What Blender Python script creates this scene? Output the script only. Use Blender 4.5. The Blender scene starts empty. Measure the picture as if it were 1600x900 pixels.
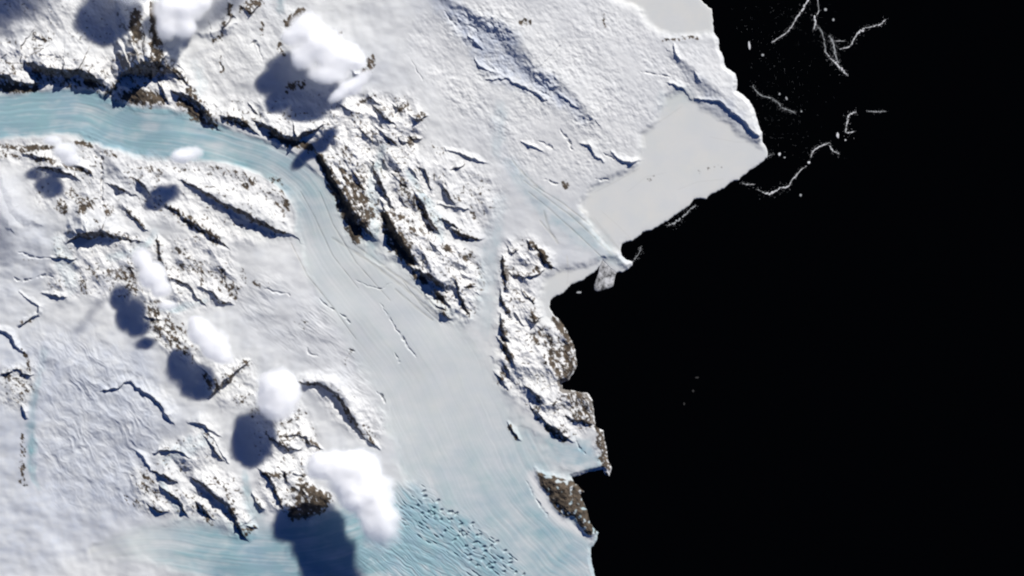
import bpy, bmesh, math, random
import numpy as np
from mathutils import Vector, noise as mnoise

# ------------------------------------------------------------------ camera, sky, sun, exposure
S = 30.0                       # metres per map unit (one map unit = one pixel of the 1600 x 900 picture)
SC = bpy.context.scene
COL = SC.collection
def W(u, v, z=0.0):            # map position -> world metres (v grows towards the bottom of the picture)
    return ((u - 800.0) * S, (450.0 - v) * S, z * S)

ALT = 700000.0
cam = bpy.data.cameras.new('camera')
cam.sensor_width = 36.0
cam.lens = 36.0 * ALT / (1600.0 * S)
cam.clip_start = 1000.0
cam.clip_end = 6.0e6
camo = bpy.data.objects.new('camera', cam)
camo.location = (0, 0, ALT)
COL.objects.link(camo)
SC.camera = camo

SUN_DIR = Vector((0.50, 0.85, 0.0)).normalized()      # horizontal direction towards the sun
SUN_EL = math.radians(35.0)
TAN_EL = math.tan(SUN_EL)
to_sun = Vector((SUN_DIR.x * math.cos(SUN_EL), SUN_DIR.y * math.cos(SUN_EL), math.sin(SUN_EL)))
sun = bpy.data.lights.new('sun', 'SUN')
sun.energy = 5.0
sun.angle = math.radians(0.53)
sun.color = (1.0, 0.97, 0.918)
suno = bpy.data.objects.new('sun', sun)
suno.rotation_euler = to_sun.to_track_quat('Z', 'Y').to_euler()
suno.location = to_sun * 90000.0
COL.objects.link(suno)

world = bpy.data.worlds.new('World')
SC.world = world
world.use_nodes = True
wn = world.node_tree.nodes
bg = wn['Background']
sky = wn.new('ShaderNodeTexSky')
sky.sky_type = 'NISHITA'
sky.sun_disc = False
sky.sun_elevation = SUN_EL
sky.sun_rotation = math.atan2(SUN_DIR.x, SUN_DIR.y)
sky.altitude = 4000.0
sky.air_density = 1.0
sky.dust_density = 0.0
sky.ozone_density = 5.0
tint = wn.new('ShaderNodeMix'); tint.data_type = 'RGBA'; tint.blend_type = 'MULTIPLY'; tint.inputs[0].default_value = 1.0
tint.inputs[7].default_value = (0.20, 0.52, 1.0, 1)          # thin, very clear polar air: deep blue
world.node_tree.links.new(sky.outputs['Color'], tint.inputs[6])
world.node_tree.links.new(tint.outputs[2], bg.inputs['Color'])
bg.inputs['Strength'].default_value = 0.055

SC.view_settings.view_transform = 'Standard'
SC.view_settings.look = 'None'
SC.view_settings.exposure = 0.25
SC.view_settings.gamma = 1.0
SC.view_settings.use_curve_mapping = False
SC.cycles.max_bounces = 48
SC.cycles.diffuse_bounces = 2
SC.cycles.volume_bounces = 48
SC.cycles.transparent_max_bounces = 16
SC.cycles.pixel_filter_type = 'BLACKMAN_HARRIS'
SC.cycles.filter_width = 2.1          # the soft optics of the satellite scanner

# ------------------------------------------------------------------ small helpers
def tag(o, label=None, cat=None, group=None, kind=None):
    if label: o['label'] = label
    if cat: o['category'] = cat
    if group: o['group'] = group
    if kind: o['kind'] = kind
    return o

RNG = np.random.RandomState(7)
_perm = RNG.permutation(512).astype(np.int32)
_perm = np.concatenate([_perm, _perm])
_ang = RNG.rand(512) * 2 * np.pi
_gx, _gy = np.cos(_ang).astype(np.float32), np.sin(_ang).astype(np.float32)
def perlin(x, y, seed=0):
    x = np.asarray(x, np.float32); y = np.asarray(y, np.float32)
    x0 = np.floor(x); y0 = np.floor(y)
    xf = x - x0; yf = y - y0
    xi = (x0.astype(np.int32) + seed * 31) & 511; yi = y0.astype(np.int32) + seed * 17
    sx = xf * xf * xf * (xf * (xf * 6 - 15) + 10); sy = yf * yf * yf * (yf * (yf * 6 - 15) + 10)
    pa = _perm[xi]; pb = _perm[(xi + 1) & 511]
    h = _perm[(pa + yi) & 511]; n00 = _gx[h] * xf + _gy[h] * yf
    h = _perm[(pb + yi) & 511]; n10 = _gx[h] * (xf - 1) + _gy[h] * yf
    h = _perm[(pa + yi + 1) & 511]; n01 = _gx[h] * xf + _gy[h] * (yf - 1)
    h = _perm[(pb + yi + 1) & 511]; n11 = _gx[h] * (xf - 1) + _gy[h] * (yf - 1)
    nx0 = n00 + sx * (n10 - n00); nx1 = n01 + sx * (n11 - n01)
    return (nx0 + sy * (nx1 - nx0)) * np.float32(1.4)
def fbm(x, y, oct=4, seed=0, gain=0.5):
    r = 0.0; a = 1.0
    for o in range(oct):
        r = r + a * perlin(x * 2 ** o + 13.7 * o, y * 2 ** o - 7.1 * o, seed + o); a *= gain
    return r
def ridged(x, y, oct=4, seed=0, gain=0.55):
    r = 0.0; a = 1.0
    for o in range(oct):
        r = r + a * (1 - 2 * np.abs(perlin(x * 2 ** o + 5.3 * o, y * 2 ** o + 9.1 * o, seed + o))); a *= gain
    return r
def sstep(a, b, x):
    t = np.clip((x - a) / (b - a), 0, 1); return t * t * (3 - 2 * t)

# ------------------------------------------------------------------ the map grid
def axis(lo, hi, far_lo, far_hi, d=1.0):
    a = list(np.arange(lo, hi + 1e-6, d)); st = d
    x = lo; left = []
    while x > far_lo: st *= 1.15; x -= st; left.append(x)
    x = hi; st = d; right = []
    while x < far_hi: st *= 1.15; x += st; right.append(x)
    return np.array(left[::-1] + a + right)
AU = axis(-10, 1212, -520, 1290)
AV = axis(-10, 910, -420, 1320)
NU, NV = len(AU), len(AV)
U, V = np.meshgrid(AU, AV)                     # shape (NV, NU)

def window(u0, v0, u1, v1):
    i0, i1 = np.searchsorted(AU, [u0, u1]); j0, j1 = np.searchsorted(AV, [v0, v1])
    return slice(max(j0, 0), j1), slice(max(i0, 0), i1)

CU = np.arange(-540, 1320, 3.0); CV = np.arange(-440, 1360, 3.0)
def inside(poly, us, vs):
    """even-odd raster of a polygon on the rectilinear grid us x vs"""
    m = np.zeros((len(vs), len(us)), bool)
    p = np.array(poly, float); q = np.roll(p, -1, 0)
    for j, y in enumerate(vs):
        c = (p[:, 1] <= y) != (q[:, 1] <= y)
        if not c.any(): continue
        a, b = p[c], q[c]
        xs = np.sort(a[:, 0] + (y - a[:, 1]) / (b[:, 1] - a[:, 1]) * (b[:, 0] - a[:, 0]))
        for k in range(0, len(xs) - 1, 2):
            i0, i1 = np.searchsorted(us, [xs[k], xs[k + 1]]); m[j, i0:i1] = True
    return m
def blur1(m, r, ax):
    k = max(1, int(round(r))); n = 2 * k + 1
    pad = [(0, 0), (0, 0)]; pad[ax] = (k + 1, k)
    c = np.cumsum(np.pad(m, pad, mode='edge'), axis=ax)
    if ax == 0: return (c[n:] - c[:-n]) / n
    return (c[:, n:] - c[:, :-n]) / n
_warp = []
def soft(poly, feather, warp=0.0):
    """feathered polygon mask on the fine grid"""
    m = inside(poly, CU, CV).astype(float)
    r = feather / 3.0 / 2.0
    for _ in range(2):
        m = blur1(m, r, 0); m = blur1(m, r, 1)
    uu, vv = U, V
    if warp:
        if not _warp: _warp.extend((fbm(U / 40, V / 40, 3, 91), fbm(U / 40, V / 40, 3, 97)))
        uu = U + warp * _warp[0]; vv = V + warp * _warp[1]
    x = np.clip((uu - CU[0]) / 3.0, 0, len(CU) - 1.001); y = np.clip((vv - CV[0]) / 3.0, 0, len(CV) - 1.001)
    xi = x.astype(int); yi = y.astype(int); fx = x - xi; fy = y - yi
    return (m[yi, xi] * (1 - fx) + m[yi, xi + 1] * fx) * (1 - fy) + (m[yi + 1, xi] * (1 - fx) + m[yi + 1, xi + 1] * fx) * fy

def smooth(pts, n=4):
    P = np.array(pts, float); Q = np.vstack([2 * P[0] - P[1], P, 2 * P[-1] - P[-2]]); out = []
    for k in range(1, len(Q) - 2):
        for t in np.arange(n) / n:
            a, b, c, d = Q[k - 1], Q[k], Q[k + 1], Q[k + 2]
            out.append(0.5 * (2 * b + (c - a) * t + (2 * a - 5 * b + 4 * c - d) * t * t + (3 * b - a - 3 * c + d) * t ** 3))
    out.append(P[-1]); out = np.array(out); out[:, 2:] = np.maximum(out[:, 2:], 0.02)
    return out
def path_field(pts, reach):
    """distance, arc length, side and interpolated values to a polyline; pts rows are (u, v, *values)"""
    P = np.array(pts, float)
    lo = P[:, :2].min(0) - reach; hi = P[:, :2].max(0) + reach
    js, is_ = window(lo[0], lo[1], hi[0], hi[1])
    shp = U[js, is_].shape
    best = np.full(shp, 1e9); arc = np.zeros(shp); side = np.zeros(shp); tu = np.zeros(shp); tv = np.zeros(shp)
    nv = P.shape[1] - 2
    vals = [np.zeros(shp) for _ in range(nv)]
    L = 0.0
    for k in range(len(P) - 1):
        a, b = P[k], P[k + 1]
        d = b[:2] - a[:2]; ln = math.hypot(*d) or 1e-6; d = d / ln
        jl, il = window(min(a[0], b[0]) - reach, min(a[1], b[1]) - reach, max(a[0], b[0]) + reach, max(a[1], b[1]) + reach)
        u = U[jl, il]; v = V[jl, il]
        w = (slice(jl.start - js.start, jl.start - js.start + u.shape[0]), slice(il.start - is_.start, il.start - is_.start + u.shape[1]))
        tc = np.clip((u - a[0]) * d[0] + (v - a[1]) * d[1], 0, ln)
        dx = u - (a[0] + tc * d[0]); dy = v - (a[1] + tc * d[1])
        dist = np.hypot(dx, dy); m = dist < best[w]
        tcm = tc[m]
        best[w][m] = dist[m]; arc[w][m] = L + tcm
        side[w][m] = dx[m] * (-d[1]) + dy[m] * d[0]; tu[w][m] = d[0]; tv[w][m] = d[1]
        for q in range(nv): vals[q][w][m] = a[2 + q] + (b[2 + q] - a[2 + q]) * tcm / ln
        L += ln
    for q in range(nv): vals[q][best > 1e8] = 1e-3
    return (js, is_), best, arc, side, vals, tu, tv

# ------------------------------------------------------------------ traced map of the coast
COAST = [(1000,-460),(1058,-120),(1088,-20),(1095,0),(1098,5),(1112,14),(1114,30),(1115,50),(1122,60),(1124,75),(1130,90),(1134,105),(1148,114),
 (1152,125),(1151,142),(1162,149),(1172,158),(1180,175),(1186,195),(1191,208),(1192,222),(1200,237),(1199,246),(1188,255),(1175,264),
 (1160,275),(1155,280),(1140,286),(1130,294),(1115,302),(1108,306),(1104,311),(1094,309),(1085,312),(1075,322),(1060,332),(1048,342),(1034,350),
 (1022,357),(1016,360),(1004,362),(996,370),(988,376),(978,378),(971,383),(969,390),(972,400),(980,406),(989,409),(987,414),(982,420),
 (972,425),(962,426),(952,418),(946,411),(942,406),(938,416),(924,428),(908,438),(890,446),(880,458),(866,464),(860,470),(859,480),
 (864,491),(872,498),(881,508),(889,524),(896,538),(899,552),(902,570),(896,584),(888,594),(877,599),(879,608),(894,610),(918,614),
 (926,626),(929,652),(931,666),(942,672),(946,692),(950,718),(955,730),(952,744),(946,742),(941,734),(928,736),(906,742),(894,746),
 (895,753),(906,760),(912,768),(907,773),(911,784),(918,800),(922,818),(934,832),(932,844),(924,856),(923,870),(926,884),(930,898),
 (938,960),(925,1080),(880,1360),(-560,1360),(-560,-460)]

# crest lines: (u, v, width of the shaded flank on the side away from the sun)
CRESTS = [  # steep cliffs
 [(-14,116,16),(0,117,20),(15,118,22),(28,127,15),(45,130,12),(58,131,7)],
 [(44,97,8),(60,102,24),(75,106,28),(100,110,26),(125,108,28),(145,117,24),(160,131,9)],
 [(88,91,4),(105,97,8),(119,103,4)], [(143,107,4),(158,111,8),(171,117,4)],
 [(189,118,4),(184,126,8),(176,138,8),(167,147,5)], [(181,99,3),(187,106,6),(188,116,3)],
 [(239,2,5),(240,30,7),(242,60,9),(244,90,8),(247,100,5)],
 [(180,124,5),(194,112,14),(206,106,30),(220,101,46),(236,97,54),(252,99,44),(266,110,14)],
 [(258,98,6),(270,106,9),(286,119,10),(298,140,10),(316,168,12),(328,184,14),(338,196,6)],
 [(272,143,7),(286,146,16),(300,152,18),(320,168,14),(332,184,12)], [(250,132,4),(256,142,8),(262,158,4)],
 [(343,181,6),(358,182,13),(372,185,13),(386,193,10),(400,207,5)],
 [(398,190,8),(410,192,14),(425,200,16),(445,211,18),(462,214,18),(480,206,14),(495,200,8)],
 [(42,241,5),(55,243,10),(68,246,11),(86,251,5)], [(66,262,6),(82,262,14),(96,265,13),(116,276,6)],
 [(98,258,4),(114,254,8),(130,261,8),(142,272,5)], [(159,237,3),(159,262,4),(160,290,4),(161,330,2)],
 [(172,288,4),(184,291,9),(197,298,9),(212,304,4)], [(213,281,4),(221,284,12),(231,298,6)],
 [(286,283,5),(303,289,9),(322,300,9),(350,317,12),(378,328,14),(404,343,15),(430,357,13),(448,364,6)],
 [(194,323,3),(205,334,7),(216,345,7),(229,358,5)], [(260,320,4),(275,329,8),(290,341,10),(310,352,9),(335,370,12),(352,383,6)],
 [(112,374,6),(122,368,14),(137,363,24),(160,361,26),(176,366,13),(196,372,8),(218,377,4)],
 [(80,402,3),(98,403,7),(116,405,4)], [(247,374,4),(251,390,8),(255,410,4)],
 [(254,429,4),(268,436,9),(285,440,8),(298,447,8),(311,466,6),(318,474,4)], [(303,447,3),(314,449,7),(326,452,4)],
 [(322,452,4),(334,458,9),(344,470,10),(358,474,5)],
 [(30,457,2),(50,469,4),(63,478,4),(60,490,4),(46,498,5),(33,507,5)], [(66,458,3),(86,461,6),(102,465,4)],
 [(-8,513,6),(8,517,7),(20,525,7),(25,540,7),(36,549,4)], [(226,496,3),(240,498,6),(253,500,3)],
 [(164,610,4),(176,607,6),(188,605,5),(194,597,5),(205,596,6),(220,608,8),(240,620,9),(253,634,9),(263,651,8),(268,658,4)],
 [(5,586,3),(15,580,5),(28,576,5),(36,583,5),(52,585,3)], [(36,634,3),(39,644,6),(41,652,3)],
 [(300,660,4),(312,660,8),(326,669,8),(340,679,4)], [(242,708,3),(250,704,5),(266,702,6),(282,704,6),(298,716,3)],
 [(214,705,3),(224,713,6),(233,727,6),(238,736,3)], [(241,736,5),(255,740,13),(269,749,8)],
 [(255,762,4),(268,771,9),(279,778,11),(287,794,10),(292,802,4)], [(236,790,4),(246,796,9),(257,799,4)],
 [(303,748,4),(318,755,10),(336,771,13),(354,784,15),(366,800,13),(374,822,12),(384,838,5)], [(306,784,4),(314,788,10),(322,800,9),(330,808,4)],
 [(322,684,3),(330,692,7),(338,706,8),(346,716,5)], [(326,676,3),(338,690,6),(350,712,6),(356,722,3)],
 [(410,736,5),(424,744,13),(431,764,10),(437,780,9),(442,794,4)], [(396,771,3),(401,784,6),(411,794,4)],
 [(434,729,4),(445,737,9),(449,752,5)], [(453,739,3),(464,740,6),(474,744,3)], [(412,733,3),(424,735,6),(436,737,3)],
 [(447,800,6),(462,806,10),(480,806,10),(500,798,6)],
 [(377,812,4),(386,822,7),(400,824,4)],
 [(494,236,6),(500,243,9),(511,258,10),(523,282,10),(536,302,12),(551,326,16),(566,346,20),(577,360,14),(582,368,6)],
 [(583,258,5),(592,278,12),(603,302,13),(613,320,10)],
 [(599,322,6),(606,338,16),(616,354,22),(627,372,24),(638,388,20),(648,404,12),(656,416,5)],
 [(563,203,4),(572,210,8),(583,222,4)], [(598,208,4),(608,214,9),(618,226,4)], [(618,212,3),(630,221,7),(644,224,3)],
 [(528,262,3),(537,274,7),(548,292,4)], [(608,266,3),(618,276,7),(628,288,4)], [(552,268,3),(562,284,7),(570,298,4)],
 [(648,300,3),(656,312,8),(668,330,8),(676,350,9),(684,360,4)], [(626,332,3),(638,346,8),(650,360,8),(658,370,4)], [(618,300,3),(630,314,8),(640,326,4)],
 [(640,262,3),(648,270,5),(654,280,3)], [(653,260,3),(664,264,6),(670,276,7),(673,295,4)],
 [(696,233,3),(710,237,5),(735,245,7),(758,255,4)], [(706,266,2),(715,261,5),(724,257,3)], [(695,276,3),(696,290,3)],
 [(692,292,3),(700,302,9),(708,316,5)], [(684,319,3),(706,322,5),(730,327,4)], [(686,341,4),(702,346,11),(722,361,8),(730,368,4)],
 [(644,418,8),(662,425,19),(678,432,20),(690,443,14),(698,456,5)], [(672,452,4),(682,456,9),(694,466,8),(702,477,4)],
 [(683,477,3),(691,480,7),(699,486,3)], [(688,488,3),(695,490,7),(702,497,3)], [(712,436,3),(717,452,8),(723,470,9),(732,489,4)],
 [(702,356,4),(716,362,11),(734,369,11),(750,373,4)], [(722,449,3),(732,446,6),(742,446,3)], [(664,398,3),(672,408,7),(684,420,6)],
 [(670,376,3),(680,386,6),(692,400,5)],
 [(786,402,4),(788,420,7),(791,440,7),(794,452,4)], [(783,457,3),(785,470,8),(796,489,5)], [(783,496,4),(786,512,9),(792,528,9)],
 [(782,533,5),(792,543,11),(799,556,11),(803,568,5)], [(788,570,3),(795,578,6),(797,590,4)], [(776,586,4),(786,594,8),(792,604,4)],
 [(792,424,3),(806,430,5),(822,433,6),(840,428,5),(848,424,3)], [(838,384,3),(846,396,7),(856,410,8),(864,417,4)], [(824,376,3),(829,384,6),(834,390,3)],
 [(794,388,3),(802,395,6),(808,390,3)], [(814,454,3),(822,462,5),(836,472,4)], [(804,488,3),(812,498,6),(818,508,4)], [(828,500,4),(836,504,8),(842,500,4)],
 [(822,603,4),(834,612,9),(844,624,8)], [(830,636,4),(840,644,12),(850,655,6)], [(851,658,4),(860,664,11),(872,672,11),(884,682,9),(892,688,4)],
 [(794,662,3),(802,672,6),(811,686,4)], [(884,650,4),(898,654,8),(914,658,8),(928,664,5)],
 [(732,55,3),(742,64,6),(752,76,3)], [(730,40,2),(738,43,4),(746,49,2)], [(742,92,3),(752,104,6),(767,113,3)], [(760,124,2),(775,123,4),(790,121,4),(812,133,6),(832,142,6),(852,156,4)],
 [(838,142,2),(850,146,4),(862,151,2)], [(874,146,2),(886,155,5),(902,168,3)], [(693,18,2),(700,26,4),(712,40,3)],
 [(876,203,2),(886,218,4),(896,236,3)], [(908,225,3),(921,226,6),(932,244,5),(944,253,3)], [(943,239,2),(958,249,3)],
 [(955,238,3),(968,248,6),(984,255,7),(1006,249,3)], [(816,223,3),(830,227,6),(846,235,3)], [(843,221,2),(862,231,4)],
 [(852,281,2),(862,284,4),(872,288,2)], [(930,280,2),(942,281,4),(952,281,2)],
 [(1053,72,4),(1056,84,5),(1062,92,3)], [(1083,113,2),(1090,120,5),(1096,129,2)], [(1045,130,3),(1056,132,6),(1066,137,5),(1079,155,4)],
 [(1085,153,2),(1105,156,5),(1124,158,5),(1142,171,5),(1160,188,5.5),(1176,204,5.5),(1190,218,3)],
 [(1003,112,2),(1014,115,3),(1026,117,2)], [(1029,117,2),(1046,120,3)],
 [(466,596,5),(480,597,9),(494,598,10),(512,604,12),(530,619,12),(545,639,11),(556,659,10),(567,682,5)], [(572,682,3),(582,692,7),(592,701,3)],
 [(590,612,2),(598,621,4),(605,631,2)], [(438,684,3),(450,680,6),(466,679,6),(480,682,6),(486,694,6),(502,701,3)],
 [(418,678,4),(434,690,9),(450,699,8),(468,703,4)], [(388,566,3),(376,574,7),(362,586,10),(348,598,12),(334,612,10),(328,618,4)],
 [(318,578,4),(326,584,9),(334,598,9)], [(416,452,2),(428,456,4),(452,460,2)], [(533,491,2),(540,496,4),(546,504,2)],
 [(480,544,2),(484,552,4),(496,556,2)], [(500,468,2),(510,476,3),(520,484,2)], [(545,546,2),(552,548,3)],
 [(557,438,1),(566,443,1.6),(580,449,1.8),(596,451,2),(612,442,1)], [(594,474,1.2),(604,488,1.8),(616,506,1.8),(628,528,3),(640,546,3),(650,557,1.5)], [(618,553,2),(624,565,3)],
 [(823,752,1.5),(830,766,2.5),(842,788,2.5),(856,806,1.5)], [(900,690,2),(908,703,3),(914,708,2)],
 [(80,402,2),(60,404,3),(40,398,4),(30,394,2)], [(24,436,3),(36,440,4),(52,436,2)], [(58,432,2),(72,431,4),(84,432,2)],
 [(96,92,2),(80,88,4),(64,86,3)], [(56,56,3),(66,61,5),(86,60,3)], [(390,160,3),(398,172,6),(406,182,4)], [(322,152,4),(336,164,8),(346,178,6)],
 [(548,108,3),(556,116,6),(566,120,3)], [(526,158,3),(540,166,7),(550,174,4)], [(576,150,3),(586,158,5),(596,164,3)], [(612,162,3),(622,168,7),(632,160,3)],
 [(590,172,5),(600,180,12),(612,190,6)], [(643,182,4),(652,188,8),(662,184,4)], [(640,214,4),(648,218,7),(658,216,3)], [(640,90,1),(660,124,2)],
 [(412,92,2),(400,66,4),(392,72,3)], [(345,96,2),(348,112,3)], [(356,6,4),(362,24,7),(352,40,6)], [(382,14,5),(392,22,9),(402,10,4)],
]
SEMI = [
 [(2,276,8),(14,300,14),(24,326,18),(44,342,16),(60,350,6)], [(-6,300,6),(4,330,14),(16,352,10)],   # long gentle scarps leaning away from the sun
 [(690,-6,10),(722,8,16),(760,28,24),(800,44,34),(825,78,34),(842,106,28),(876,124,24),(902,150,18),(926,182,12)],
 [(1052,84,10),(1080,102,20),(1100,120,24),(1130,146,26),(1160,174,22),(1180,199,15),(1192,221,6)],
 [(158,240,6),(168,246,14),(186,262,20),(206,278,22),(224,286,22),(240,305,14)],
 [(20,80,14),(34,72,26),(50,84,30),(58,104,20)], [(640,384,14),(660,396,30),(690,420,34),(720,440,30),(736,452,12)],
 [(776,560,8),(800,566,24),(830,590,34),(850,606,36),(860,630,24),(862,644,10)], [(498,196,8),(520,206,20),(540,240,24),(560,270,20)],
 [(585,205,8),(600,222,22),(615,250,28),(640,290,26),(660,324,18)], [(640,236,8),(654,244,18),(672,262,20),(700,290,18),(716,314,14),(722,340,10)],
 [(316,296,6),(350,306,20),(390,318,30),(430,342,30),(452,362,16)], [(208,78,8),(225,84,18),(250,78,24),(270,96,16)],
 [(480,592,6),(515,596,16),(540,614,20),(560,650,18),(580,690,8)],
 [(306,50,6),(330,52,14),(352,44,16),(362,40,8)], [(260,700,8),(288,712,20),(310,740,22),(340,770,14)], [(108,362,6),(130,354,16),(160,352,18),(190,362,10)],
]
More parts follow.
